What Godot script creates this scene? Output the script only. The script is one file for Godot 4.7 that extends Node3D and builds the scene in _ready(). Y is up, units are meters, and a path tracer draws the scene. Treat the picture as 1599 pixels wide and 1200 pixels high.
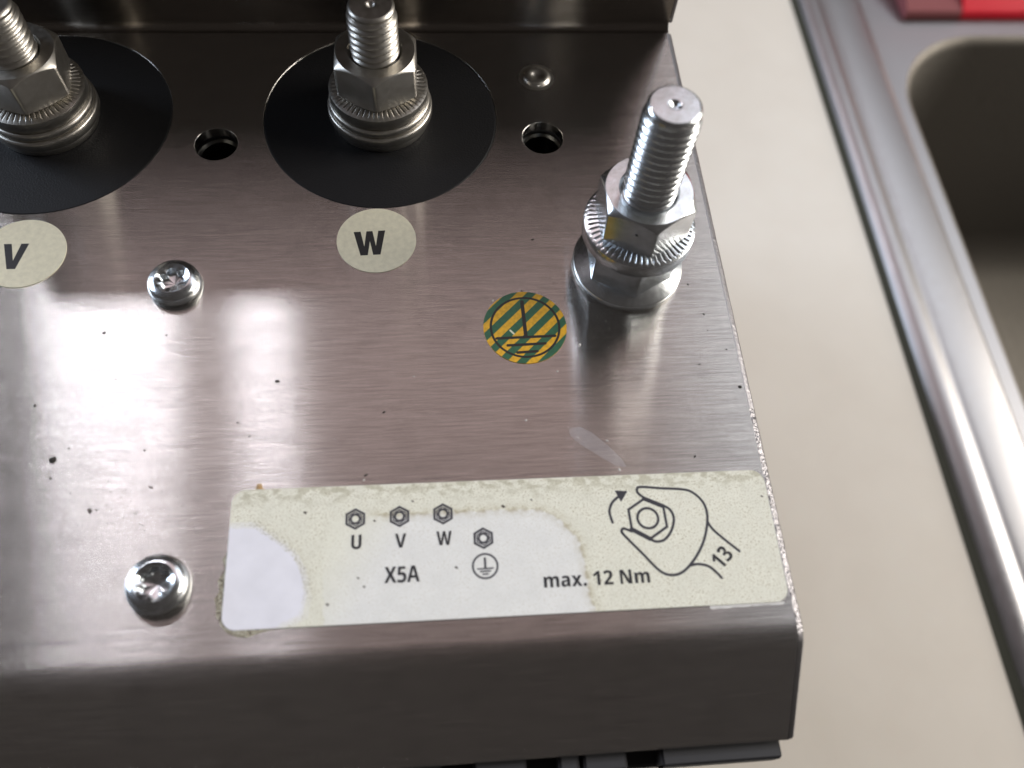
extends Node3D
# All measures in the builders are millimetres; MM turns them into metres. The top of the steel plate is y = 0.
const MM := 0.001
const COUNTER_Y := -150.0

var steel: StandardMaterial3D
var panel_steel: StandardMaterial3D
var cut_steel: StandardMaterial3D
var zinc: StandardMaterial3D
var zinc_dull: StandardMaterial3D
var black_plastic: StandardMaterial3D
var disc_plastic: StandardMaterial3D
var ink: StandardMaterial3D
var rng := RandomNumberGenerator.new()

# ------------------------------------------------------------------ helpers
func tag(o: Node, label: String, category := "", group := "", kind := "") -> void:
	if label: o.set_meta("label", label)
	if category: o.set_meta("category", category)
	if group: o.set_meta("group", group)
	if kind: o.set_meta("kind", kind)

func empty(called: String, parent: Node, at := Vector3.ZERO) -> Node3D:
	var o := Node3D.new()
	o.name = called
	parent.add_child(o, true)
	o.position = at * MM
	return o

func begin() -> SurfaceTool:
	var st := SurfaceTool.new()
	st.begin(Mesh.PRIMITIVE_TRIANGLES)
	return st

func commit(st: SurfaceTool, called: String, m: Material, parent: Node, at := Vector3.ZERO, normals := true) -> MeshInstance3D:
	if normals: st.generate_normals()
	var o := MeshInstance3D.new()
	o.name = called
	o.mesh = st.commit()
	o.material_override = m
	parent.add_child(o, true)
	o.position = at * MM
	return o

func vert(st: SurfaceTool, p: Vector3, uv := Vector2.ZERO) -> void:
	st.set_uv(uv)
	st.set_uv2(uv)
	st.add_vertex(p * MM)

func quad(st: SurfaceTool, a: Vector3, b: Vector3, c: Vector3, d: Vector3, ua := Vector2.ZERO, ub := Vector2.ZERO, uc := Vector2.ZERO, ud := Vector2.ZERO) -> void:
	vert(st, a, ua); vert(st, b, ub); vert(st, c, uc)
	vert(st, a, ua); vert(st, c, uc); vert(st, d, ud)

func band(st: SurfaceTool, a: PackedVector3Array, b: PackedVector3Array, group := 1, closed := true) -> void:
	st.set_smooth_group(group)
	var n := a.size()
	for i in (n if closed else n - 1):
		var j := (i + 1) % n
		quad(st, a[i], a[j], b[j], b[i])

func ring(r: float, y: float, n := 64, cx := 0.0, cz := 0.0) -> PackedVector3Array:
	var o := PackedVector3Array()
	for i in n:
		var t := TAU * i / n
		o.append(Vector3(cx + r * sin(t), y, cz + r * cos(t)))
	return o

# profile from the top axis outwards and down; a new smoothing group where the outline breaks sharply
func lathe(st: SurfaceTool, prof: Array, n := 64, cx := 0.0, cz := 0.0, crease := 0.5) -> void:
	var g := 1
	for i in prof.size() - 1:
		if i > 0:
			var d0: Vector2 = (prof[i] - prof[i - 1]).normalized()
			var d1: Vector2 = (prof[i + 1] - prof[i]).normalized()
			if absf(d0.angle_to(d1)) > crease: g += 1
		band(st, ring(maxf(prof[i].x, 0.0005), prof[i].y, n, cx, cz), ring(maxf(prof[i + 1].x, 0.0005), prof[i + 1].y, n, cx, cz), g)

func box(st: SurfaceTool, lo: Vector3, hi: Vector3, c := 0.0) -> void:
	st.set_smooth_group(-1)
	var p := []
	# chamfered box: 24 corner points, one per corner and axis
	for ax in 3:
		for k in 8:
			var q := Vector3(lo.x if k & 1 == 0 else hi.x, lo.y if k & 2 == 0 else hi.y, lo.z if k & 4 == 0 else hi.z)
			for b in 3:
				if b != ax: q[b] += c if q[b] == lo[b] else -c
			p.append(q)
	var mid := (lo + hi) / 2
	var face := func(l: Array):
		var pts: Array = l.map(func(i): return p[i])
		var cen := Vector3.ZERO
		for q in pts: cen += q
		cen /= pts.size()
		var nn: Vector3 = (pts[1] - pts[0]).cross(pts[2] - pts[0])
		if nn.dot(cen - mid) > 0: pts.reverse()
		for i in range(1, pts.size() - 1):
			vert(st, pts[0]); vert(st, pts[i]); vert(st, pts[i + 1])
	face.call([0, 2, 6, 4]); face.call([1, 3, 7, 5])
	face.call([8, 9, 13, 12]); face.call([10, 11, 15, 14])
	face.call([16, 17, 19, 18]); face.call([20, 21, 23, 22])
	if c > 0:
		for e in [[0, 2, 10, 8], [4, 6, 14, 12], [1, 3, 11, 9], [5, 7, 15, 13]]: face.call(e)
		for e in [[0, 4, 20, 16], [2, 6, 22, 18], [1, 5, 21, 17], [3, 7, 23, 19]]: face.call(e)
		for e in [[8, 9, 17, 16], [10, 11, 19, 18], [12, 13, 21, 20], [14, 15, 23, 22]]: face.call(e)
		for k in 8: face.call([k, 8 + k, 16 + k])

func lin(r: float, g: float, b: float) -> Color:
	return Color(r, g, b).linear_to_srgb()

func mat(called: String, c: Color, rough: float, metal := 0.0) -> StandardMaterial3D:
	var m := StandardMaterial3D.new()
	m.resource_name = called
	m.albedo_color = c
	m.roughness = rough
	m.metallic = metal
	return m

func noise(freq: float, s: int, octaves := 3) -> FastNoiseLite:
	var n := FastNoiseLite.new()
	n.noise_type = FastNoiseLite.TYPE_SIMPLEX_SMOOTH
	n.frequency = freq
	n.seed = s
	n.fractal_octaves = octaves
	return n

func picture(w: int, h: int, rgb: PackedByteArray) -> ImageTexture:
	return ImageTexture.create_from_image(Image.create_from_data(w, h, false, Image.FORMAT_RGB8, rgb))

func seg_dist(p: Vector2, a: Vector2, b: Vector2) -> float:
	var ab := b - a
	var t := clampf((p - a).dot(ab) / maxf(ab.length_squared(), 1e-9), 0, 1)
	return p.distance_to(a + ab * t)

# a hair-fine scratch on the plate's picture, ends given in millimetres
func scratch(im: Image, a: Vector2, b: Vector2, col: Color) -> void:
	var k := Vector2(im.get_width(), im.get_height()) / 143.0
	var n := int(((b - a) * k).length()) + 1
	for i in n + 1:
		var q := Vector2i(a.lerp(b, float(i) / n) * k)
		if q.x < 0 or q.y < 0 or q.x >= im.get_width() or q.y >= im.get_height(): continue
		im.set_pixel(q.x, q.y, im.get_pixel(q.x, q.y).lerp(col, 0.6 * sin(PI * i / n)))

# a stroke of given width (mm) drawn into an RGB image of k pixels per mm
func stroke(im: Image, k: float, pts: Array, width: float, col: Color, closed := false) -> void:
	var n := pts.size()
	for i in (n if closed else n - 1):
		var a: Vector2 = pts[i]
		var b: Vector2 = pts[(i + 1) % n]
		var m := width / 2 + 1.5 / k
		for y in range(maxi(0, int((minf(a.y, b.y) - m) * k)), mini(im.get_height(), int((maxf(a.y, b.y) + m) * k) + 1)):
			for x in range(maxi(0, int((minf(a.x, b.x) - m) * k)), mini(im.get_width(), int((maxf(a.x, b.x) + m) * k) + 1)):
				var d := seg_dist(Vector2(x + 0.5, y + 0.5) / k, a, b)
				var f := clampf((width / 2 - d) * k + 0.5, 0, 1)
				if f > 0: im.set_pixel(x, y, im.get_pixel(x, y).lerp(col, f))

func circle_pts(c: Vector2, r: float, n := 40, a0 := 0.0, a1 := TAU) -> Array:
	var o := []
	for i in n + 1: o.append(c + Vector2(cos(lerpf(a0, a1, float(i) / n)), sin(lerpf(a0, a1, float(i) / n))) * r)
	return o

func smooth_line(pts: Array, per := 6, closed := false) -> Array:
	var o := []
	var n := pts.size()
	for i in (n if closed else n - 1):
		var p0: Vector2 = pts[(i - 1 + n) % n] if closed or i > 0 else pts[i]
		var p1: Vector2 = pts[i]
		var p2: Vector2 = pts[(i + 1) % n]
		var p3: Vector2 = pts[(i + 2) % n] if closed or i + 2 < n else p2
		for k in per: o.append(p1.cubic_interpolate(p2, p0, p3, float(k) / per))
	if not closed: o.append(pts[n - 1])
	return o

# flat text lying on the plate, its capital letters cap_h tall, centred at (x, z)
func lay_text(text: String, parent: Node, x: float, y: float, z: float, cap_h: float, width: float, turn := 0.0, bold := false) -> void:
	var f := SystemFont.new()
	f.font_names = PackedStringArray(["Droid Sans"])
	f.font_weight = 700 if bold else 400
	var t := TextMesh.new()
	t.text = text
	t.font = f
	t.font_size = 64
	t.pixel_size = 0.001
	t.depth = 0.0002
	t.curve_step = 1.0
	t.horizontal_alignment = HORIZONTAL_ALIGNMENT_CENTER
	var b := t.get_aabb()
	var o := MeshInstance3D.new()
	o.name = "printed_text"
	o.mesh = t
	o.material_override = ink
	parent.add_child(o, true)
	var sx := width * MM / b.size.x
	var sy := cap_h * MM / b.size.y
	var turned := Basis(Vector3.UP, turn) * Basis(Vector3.RIGHT, -PI / 2)
	var c := b.get_center()
	o.basis = turned * Basis.from_scale(Vector3(sx, sy, 0.03))
	o.position = Vector3(x, y, z) * MM - o.basis * Vector3(c.x, c.y, 0)

# ------------------------------------------------------------------ materials
func make_materials() -> void:
	# brushed sheet: each texture row is one microscopic grinding line along x, tilted about it
	var W := 512
	var H := 2048
	var nrm := PackedByteArray(); nrm.resize(W * H * 3)
	var knots := PackedFloat32Array(); knots.resize(40)
	for y in H:
		for i in 40: knots[i] = rng.randfn()
		var off := rng.randf()
		var step := rng.randf_range(0.03, 0.07)
		for x in W:
			var i := (y * W + x) * 3
			var at := x * step + off
			var tilt := lerpf(knots[int(at)], knots[int(at) + 1], at - int(at)) * GRAIN_TILT
			var n3 := Vector3(0.0, tilt, 1.0).normalized() * 0.5 + Vector3(0.5, 0.5, 0.5)
			nrm[i] = int(n3.x * 255.0 + 0.5); nrm[i + 1] = int(n3.y * 255.0 + 0.5); nrm[i + 2] = int(n3.z * 255.0 + 0.5)
	# what the eye sees of it: fine lines, long scratches, smudges and handling marks
	var streak := noise(1.0, 5, 2)
	var blot := noise(0.012, 21, 4)
	var hand := noise(0.02, 27, 3)
	H = 2048
	W = 1024
	var alb := PackedByteArray(); alb.resize(W * H * 3)
	for y in H:
		for x in W:
			var s := (streak.get_noise_2d(x * 0.010, y * 0.33) * 0.6 + streak.get_noise_2d(x * 0.02 + 77.0, y * 0.8) * 0.6)
			var smudge := smoothstep(0.1, 0.55, blot.get_noise_2d(x, y * 0.5)) * 0.025 + smoothstep(0.3, 0.6, hand.get_noise_2d(x * 0.6 + y * 0.35, y * 0.25 - x * 0.5)) * 0.015
			var v := clampf(0.89 + 0.10 * s - smudge, 0, 1)
			var i := (y * W + x) * 3
			alb[i] = int(v * 255); alb[i + 1] = int(v * 0.985 * 255); alb[i + 2] = int(v * 0.965 * 255)
	var im := Image.create_from_data(W, H, false, Image.FORMAT_RGB8, alb)
	for q in 90:
		var p := Vector2(rng.randf_range(2, 140), rng.randf_range(5, 128))
		var d := Vector2.from_angle(rng.randfn(0.0, 0.25) if rng.randf() < 0.6 else rng.randf() * PI) * rng.randf_range(1.0, 9.0)
		var tone := 0.97 if rng.randf() < 0.5 else 0.72
		scratch(im, p, p + d, Color(tone, tone, tone))
	for q in 3: scratch(im, Vector2(-40.0, 110.60 + q * 0.05), Vector2(66.4, 110.64 + q * 0.05), Color(0.45, 0.42, 0.46))
	steel = mat("brushed_steel", Color(0.92, 0.92, 0.92), STEEL_ROUGH, 1.0)
	steel.detail_enabled = true
	steel.detail_albedo = ImageTexture.create_from_image(im)
	steel.detail_blend_mode = BaseMaterial3D.BLEND_MODE_MUL
	steel.detail_uv_layer = BaseMaterial3D.DETAIL_UV_2
	steel.normal_enabled = true
	steel.normal_texture = picture(512, 2048, nrm)
	steel.normal_scale = 1.0
	steel.uv1_scale = Vector3(1.0, 31.0, 1.0)
	steel.anisotropy_enabled = true
	steel.anisotropy = STEEL_ANISO
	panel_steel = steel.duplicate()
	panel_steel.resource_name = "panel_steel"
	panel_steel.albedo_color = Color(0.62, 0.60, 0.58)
	cut_steel = mat("cut_steel", lin(0.26, 0.25, 0.26), 0.40, 1.0)
	var nt := NoiseTexture2D.new()
	nt.noise = noise(0.09, 4, 3); nt.as_normal_map = true; nt.bump_strength = 6.0; nt.width = 256; nt.height = 256; nt.seamless = true
	cut_steel.normal_enabled = true; cut_steel.normal_texture = nt; cut_steel.normal_scale = 0.15
	cut_steel.uv1_triplanar = true; cut_steel.uv1_world_triplanar = true; cut_steel.uv1_scale = Vector3(60, 60, 60)
	var zt := NoiseTexture2D.new()
	zt.noise = noise(0.02, 14, 4); zt.width = 256; zt.height = 256; zt.seamless = true
	var ramp := Gradient.new()
	ramp.set_color(0, Color(0.80, 0.81, 0.81)); ramp.set_color(1, Color(0.90, 0.915, 0.935))
	zt.color_ramp = ramp
	var rt := NoiseTexture2D.new()
	rt.noise = noise(0.05, 17, 3); rt.width = 256; rt.height = 256; rt.seamless = true
	var rr := Gradient.new()
	rr.set_color(0, Color(0.75, 0.75, 0.75)); rr.set_color(1, Color(1, 1, 1))
	rt.color_ramp = rr
	zinc = mat("bright_zinc", Color(1, 1, 1), 0.26, 1.0)
	zinc.albedo_texture = zt
	zinc.roughness_texture = rt
	zinc.uv1_triplanar = true; zinc.uv1_scale = Vector3(70, 70, 70)
	zinc.normal_enabled = true
	var zn := NoiseTexture2D.new()
	zn.noise = noise(0.05, 31, 3); zn.as_normal_map = true; zn.bump_strength = 2.0; zn.width = 256; zn.height = 256; zn.seamless = true
	zinc.normal_texture = zn; zinc.normal_scale = 0.04
	zinc_dull = zinc.duplicate()
	zinc_dull.resource_name = "dull_zinc"
	zinc_dull.albedo_color = Color(0.90, 0.87, 0.83)
	zinc_dull.roughness = 0.40
	black_plastic = mat("black_plastic", lin(0.022, 0.022, 0.024), 0.5)
	disc_plastic = mat("disc_plastic", lin(0.0095, 0.0095, 0.011), 0.55)
	var dn := NoiseTexture2D.new()
	dn.noise = noise(0.15, 9, 2); dn.as_normal_map = true; dn.bump_strength = 1.5; dn.width = 256; dn.height = 256; dn.seamless = true
	disc_plastic.metallic_specular = 0.4
	disc_plastic.normal_enabled = true; disc_plastic.normal_texture = dn; disc_plastic.normal_scale = 0.3
	disc_plastic.uv1_triplanar = true; disc_plastic.uv1_scale = Vector3(60, 60, 60)
	ink = mat("printing_ink", lin(0.018, 0.018, 0.022), 0.55)

# ------------------------------------------------------------------ the steel box
const X0 := -95.0
const X1 := 46.9
const Z_BACK := -136.0
const BEND_R := 5.0
const FACE_END := 14.6
const STEEL_ANISO := -1.0
const STEEL_ROUGH := 0.235
const GRAIN_TILT := 0.16

func plate_uv(x: float, s: float) -> Vector2:
	return Vector2((x - X0) / 143.0, s / 143.0)

# (z, y, normal z, normal y, arc length) along the front of the plate: flat end, bend, sloping face
func front_profile() -> Array:
	var t := BEND_R * tan(PI / 8)
	var zf := -20.6 - t
	var o := []
	for i in 13:
		var a := PI / 4 * i / 12
		o.append([zf + BEND_R * sin(a), -BEND_R * (1 - cos(a)), sin(a), cos(a), zf - Z_BACK + BEND_R * a])
	var e: Array = o[-1]
	var h := sqrt(0.5)
	o.append([e[0] + FACE_END * h * 0.97, e[1] - FACE_END * h * 0.97, h, h, e[4] + FACE_END * 0.97])
	o.append([e[0] + FACE_END * h, e[1] - FACE_END * h - 0.25, 0.95, -0.3, e[4] + FACE_END])
	return o

func hole_cell(st: SurfaceTool, x0: float, x1: float, z0: float, z1: float, c: Vector2, r: float) -> void:
	var angs := []
	for i in 96: angs.append(TAU * i / 96)
	for q in [Vector2(x0, z0), Vector2(x1, z0), Vector2(x1, z1), Vector2(x0, z1)]: angs.append(fposmod((q - c).angle(), TAU))
	angs.sort()
	var inner := PackedVector3Array()
	var outer := PackedVector3Array()
	for a in angs:
		var d := Vector2(cos(a), sin(a))
		var t := 1e9
		if d.x > 1e-9: t = minf(t, (x1 - c.x) / d.x)
		if d.x < -1e-9: t = minf(t, (x0 - c.x) / d.x)
		if d.y > 1e-9: t = minf(t, (z1 - c.y) / d.y)
		if d.y < -1e-9: t = minf(t, (z0 - c.y) / d.y)
		inner.append(Vector3(c.x + d.x * r, 0, c.y + d.y * r))
		outer.append(Vector3(c.x + d.x * t, 0, c.y + d.y * t))
	var low := PackedVector3Array()
	var lip := PackedVector3Array()
	for p in inner:
		var q := Vector3(p.x - c.x, 0, p.z - c.y)
		low.append(Vector3(c.x, -1.8, c.y) + q * ((r - 0.05) / r))
		lip.append(Vector3(c.x, -0.05, c.y) + q * ((r - 0.05) / r))
	var uvf := func(p: Vector3): return plate_uv(p.x, p.z - Z_BACK)
	var n := angs.size()
	for i in n:
		var j := (i + 1) % n
		if outer[i].distance_to(outer[j]) < 1e-6 and inner[i].distance_to(inner[j]) < 1e-6: continue
		quad(st, outer[i], outer[j], inner[j], inner[i], uvf.call(outer[i]), uvf.call(outer[j]), uvf.call(inner[j]), uvf.call(inner[i]))
		quad(st, inner[i], inner[j], lip[j], lip[i], uvf.call(inner[i]), uvf.call(inner[j]), uvf.call(inner[j]), uvf.call(inner[i]))
		quad(st, lip[i], lip[j], low[j], low[i], uvf.call(inner[i]), uvf.call(inner[j]), plate_uv(inner[j].x, inner[j].z - Z_BACK + 2), plate_uv(inner[i].x, inner[i].z - Z_BACK + 2))

func flat_rect(st: SurfaceTool, x0: float, x1: float, z0: float, z1: float) -> void:
	quad(st, Vector3(x0, 0, z0), Vector3(x1, 0, z0), Vector3(x1, 0, z1), Vector3(x0, 0, z1), plate_uv(x0, z0 - Z_BACK), plate_uv(x1, z0 - Z_BACK), plate_uv(x1, z1 - Z_BACK), plate_uv(x0, z1 - Z_BACK))

const DISCS := [Vector2(-7.64, -113.55), Vector2(-63.7, -113.55)]
const HOLES := [Vector2(20.5, -108.2), Vector2(-35.5, -107.6)]
const DISC_R := 20.36
const ROW_Z := -92.6

func build_box(box_root: Node3D) -> void:
	var st := begin()
	st.set_smooth_group(-1)
	var zb := Z_BACK + 1.5
	hole_cell(st, -95.0, -42.8, zb, ROW_Z, DISCS[1], DISC_R)
	hole_cell(st, -42.8, -28.3, zb, ROW_Z, HOLES[1], 3.65)
	hole_cell(st, -28.3, 13.2, zb, ROW_Z, DISCS[0], DISC_R)
	hole_cell(st, 13.2, 28.0, zb, ROW_Z, HOLES[0], 3.68)
	flat_rect(st, 28.0, X1, zb, ROW_Z)
	var pr := front_profile()
	flat_rect(st, X0, X1, ROW_Z, pr[0][0])
	# bend and sloping face, smooth over the bend
	st.set_smooth_group(2)
	for i in pr.size() - 1:
		var a: Array = pr[i]
		var b: Array = pr[i + 1]
		quad(st, Vector3(X0, a[1], a[0]), Vector3(X1, a[1], a[0]), Vector3(X1, b[1], b[0]), Vector3(X0, b[1], b[0]), plate_uv(X0, a[4]), plate_uv(X1, a[4]), plate_uv(X1, b[4]), plate_uv(X0, b[4]))
	commit(st, "top_plate", steel, box_root)

	# sheared edge of the sheet, following flat, bend and face
	st = begin()
	var offs := [[0.0, 0.0], [0.22, -0.02], [0.30, -0.07], [0.75, -0.16], [0.98, -0.42], [1.05, -0.8], [1.05, -2.0]]
	var path := [[zb, 0.0, 0.0, 1.0]]
	var z := zb
	while z < pr[0][0] - 1.2:
		z += 1.2
		path.append([z, 0.0, 0.0, 1.0])
	for q in pr: path.append(q)
	var rough_st := begin()
	var prev := PackedVector3Array()
	var wob := noise(0.35, 77, 2)
	for k in path.size():
		var q: Array = path[k]
		var line := PackedVector3Array()
		for j in offs.size():
			var o: Array = offs[j]
			var w: float = wob.get_noise_2d(k * 1.3, j * 2.0) * (0.03 if j > 1 else 0.0)
			line.append(Vector3(X1 + o[0] + w, q[1] + q[3] * (o[1] + w * 0.5), q[0] + q[2] * (o[1] + w * 0.5)))
		if k > 0: band(st if q[0] < -54.0 or q[0] > -21.0 else rough_st, prev, line, 1, false)
		prev = line
	commit(st, "sheared_edge", cut_steel, box_root)
	var filed: StandardMaterial3D = cut_steel.duplicate()
	filed.normal_scale = 0.6
	filed.resource_name = "filed_steel"
	commit(rough_st, "filed_edge", filed, box_root)

	# upright panel with a tight fold along its foot
	st = begin()
	st.set_smooth_group(1)
	var fold := []
	for i in 9:
		var a := PI / 2 * i / 8
		fold.append(Vector3(0, 1.5 - 1.5 * cos(a), zb - 1.5 * sin(a)))
	fold.append(Vector3(0, PANEL_H, Z_BACK))
	fold.append(Vector3(0, PANEL_H, Z_BACK - 2.0))
	fold.append(Vector3(0, -3.0, Z_BACK - 2.0))
	var s := 0.0
	for i in fold.size() - 1:
		if i >= fold.size() - 3: st.set_smooth_group(-1)
		var a: Vector3 = fold[i]
		var b: Vector3 = fold[i + 1]
		var s1 := s + a.distance_to(b)
		quad(st, Vector3(X0, b.y, b.z), Vector3(X1 + 0.4, b.y, b.z), Vector3(X1 + 0.4, a.y, a.z), Vector3(X0, a.y, a.z), plate_uv(X0, s1), plate_uv(X1 + 0.4, s1), plate_uv(X1 + 0.4, s), plate_uv(X0, s))
		s = s1
	commit(st, "upright_panel", panel_steel, box_root)
	st = begin()
	box(st, Vector3(X1 + 0.4, 1.0, Z_BACK - 2.0), Vector3(X1 + 1.1, PANEL_H, Z_BACK + 0.02), 0.2)
	commit(st, "panel_edge", cut_steel, box_root)

	# dark body under the plate, down to the counter
	st = begin()
	box(st, Vector3(X0, COUNTER_Y + 2.0, -200.0), Vector3(46.0, -22.0, -24.0), 0.8)
	commit(st, "lower_body", black_plastic, box_root)
	st = begin()
	box(st, Vector3(X0, -21.9, Z_BACK - 1.9), Vector3(46.4, -12.0, -24.0), 0.5)
	commit(st, "inner_tray", black_plastic, box_root)

	# black discs round the live terminals, set a little below the plate
	for c in DISCS:
		st = begin()
		lathe(st, [Vector2(0.0, -0.06), Vector2(20.05, -0.06), Vector2(20.26, -0.2), Vector2(20.26, -3.0)], 128, 0, 0)
		commit(st, "insulating_disc", disc_plastic, box_root, Vector3(c.x, 0, c.y))
	# what stands under the two round holes
	var sleeve_m := mat("blackened_steel", lin(0.10, 0.10, 0.095), 0.3, 1.0)
	for c in HOLES:
		var w := empty("screw_hole", box_root, Vector3(c.x, 0, c.y))
		st = begin()
		lathe(st, [Vector2(3.55, -2.6), Vector2(3.9, -2.5), Vector2(4.2, -3.0), Vector2(4.2, -7.0)], 64, 0, 0)
		lathe(st, [Vector2(2.9, -7.0), Vector2(3.2, -3.1), Vector2(3.55, -2.6)], 64, 0, 0)
		commit(st, "threaded_sleeve", sleeve_m, w)
		st = begin()
		lathe(st, [Vector2(0.0, -7.2), Vector2(4.4, -7.2), Vector2(4.4, -9.0)], 48, 0, 0)
		commit(st, "hole_floor", black_plastic, w)

	# black ventilation grille in front of the foot of the sloping face
	var grille := empty("ventilation_grille", box_root)
	var bar_m := mat("grey_plastic", lin(0.035, 0.036, 0.04), 0.5)
	st = begin()
	box(st, Vector3(X0, -21.5, -23.5), Vector3(45.5, -17.2, -7.0), 0.4)
	commit(st, "grille_rail", black_plastic, grille)
	var edges := [[46.2, 29.2], [24.4, 18.4], [17.8, 15.0], [10.6, 3.4], [-1.0, -7.0], [-7.6, -10.4], [-14.8, -22.0], [-26.4, -32.4], [-33.0, -35.8], [-40.2, -47.4]]
	for e in edges:
		st = begin()
		box(st, Vector3(e[1], -17.3, -20.0), Vector3(e[0], -13.0, -6.6), 0.35)
		commit(st, "grille_bar", bar_m, grille)
	for e in [[29.0, 24.6], [14.8, 10.8], [3.2, -0.8], [-10.6, -14.6]]:
		st = begin()
		box(st, Vector3(e[1], -12.35, -11.2), Vector3(e[0], -11.65, -9.2), 0.1)
		commit(st, "spring_tab", cut_steel, grille)

const PANEL_H := 73.0

# ------------------------------------------------------------------ fasteners
func hex_r(t: float, af: float, rot: float) -> float:
	var s := 0.0
	for k in 6:
		var c := cos(t - rot - (k + 0.5) * PI / 3)
		if c > 0: s += pow(c, 150.0)
	return af / 2 / pow(s, 1.0 / 150.0)

func hex_rings(af: float, rot: float, y: float, cone_at: float, slope: float, cap: float, n := 144) -> PackedVector3Array:
	var o := PackedVector3Array()
	for i in n:
		var t := TAU * i / n
		var r := minf(hex_r(t, af, rot), cap)
		o.append(Vector3(r * sin(t), y + (maxf(0, r - cone_at)) * slope, r * cos(t)))
	return o

func hex_nut(y0: float, y1: float, rot: float, m: Material, parent: Node) -> MeshInstance3D:
	var st := begin()
	var n := 144
	var rc := 6.35
	var inner := ring(4.0, y1 - 0.6, n)
	var bore := ring(4.45, y1, n)
	var flat := ring(rc, y1, n)
	var top := hex_rings(13.0, rot, y1, rc, -0.75, 9.0, n)
	var bot := hex_rings(13.0, rot, y0, rc, 0.42, 9.0, n)
	var top2 := PackedVector3Array()
	var top1 := PackedVector3Array()
	for i in n:
		top1.append(top[i] * Vector3(0.988, 1, 0.988) + Vector3(0, 0.06, 0))
		top2.append(top[i] + Vector3(0, -0.10, 0))
	band(st, inner, bore, 1)
	band(st, bore, flat, 2)
	band(st, flat, top1, 3)
	band(st, top1, top2, 3)
	band(st, top2, bot, 4)
	band(st, bot, ring(rc - 0.2, y0, n), 5)
	band(st, ring(rc - 0.2, y0, n), ring(4.0, y0, n), 6)
	return commit(st, "hex_nut", m, parent)

func flange_nut(rot: float, m: Material, parent: Node) -> void:
	var st := begin()
	var n := 144
	var top := hex_rings(13.0, rot, 8.7, 6.2, -0.55, 9.0, n)
	var t2 := PackedVector3Array()
	var low := PackedVector3Array()
	for i in n:
		t2.append(top[i] + Vector3(0, -0.1, 0))
		var h := Vector3(top[i].x, 0, top[i].z)
		# the flange is a shallow cone: the hexagon meets it lower at its corners
		low.append(h + Vector3(0, 1.25 + (8.86 - h.length()) * 0.38, 0))
	band(st, ring(4.2, 8.7, n), ring(6.2, 8.7, n), 1)
	band(st, ring(6.2, 8.7, n), top, 2)
	band(st, top, t2, 2)
	band(st, t2, low, 3)
	var mid := PackedVector3Array()
	for i in n:
		var q: Vector3 = low[i].lerp(ring(8.7, 1.25, n)[i], 0.12)
		mid.append(Vector3(q.x, q.y - 0.05, q.z))
	band(st, low, ring(8.72, 1.22, n), 4)
	band(st, ring(8.72, 1.22, n), ring(8.9, 1.0, n), 5)
	band(st, ring(8.9, 1.0, n), ring(8.9, 0.35, n), 5)
	band(st, ring(8.9, 0.35, n), ring(8.5, 0.02, n), 6)
	commit(st, "flange_nut", m, parent)

# conical spring washer whose upper face is ribbed
func ribbed_washer(y0: float, y1: float, r: float, m: Material, parent: Node, ribs := 54) -> void:
	var st := begin()
	var n := ribs * 10
	var radii := [4.6, 6.0, 6.3, 7.1, r - 0.75, r - 0.55, r - 0.05]
	var lines := []
	for k in radii.size():
		var o := PackedVector3Array()
		for i in n:
			var t := TAU * i / n
			var groove: float = pow(maxf(0.0, cos(i * TAU / 10.0)), 4.0) * (0.20 if k in [2, 3, 4] else 0.0)
			var y: float = y1 - (radii[k] - 4.6) * 0.20 - groove
			if k == 6: y -= 0.15
			o.append(Vector3(radii[k] * sin(t), y, radii[k] * cos(t)))
		lines.append(o)
	for k in radii.size() - 1: band(st, lines[k], lines[k + 1], 1)
	var side := PackedVector3Array()
	var foot := PackedVector3Array()
	for i in n:
		var t := TAU * i / n
		side.append(Vector3(r * sin(t), y0 + 0.25, r * cos(t)))
		foot.append(Vector3((r - 0.2) * sin(t), y0, (r - 0.2) * cos(t)))
	band(st, lines[6], side, 2)
	band(st, side, foot, 2)
	band(st, foot, ring(4.6, y0 + 0.7, n), 3)
	commit(st, "ribbed_washer", m, parent)

func plain_washer(y0: float, y1: float, r: float, m: Material, parent: Node, called := "washer") -> void:
	var st := begin()
	lathe(st, [Vector2(4.3, y1), Vector2(r - 0.35, y1), Vector2(r - 0.1, y1 - 0.1), Vector2(r, y1 - 0.35), Vector2(r, y0 + 0.3), Vector2(r - 0.1, y0 + 0.1), Vector2(r - 0.35, y0), Vector2(4.3, y0)], 96, 0, 0, 1.2)
	commit(st, called, m, parent)

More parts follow.
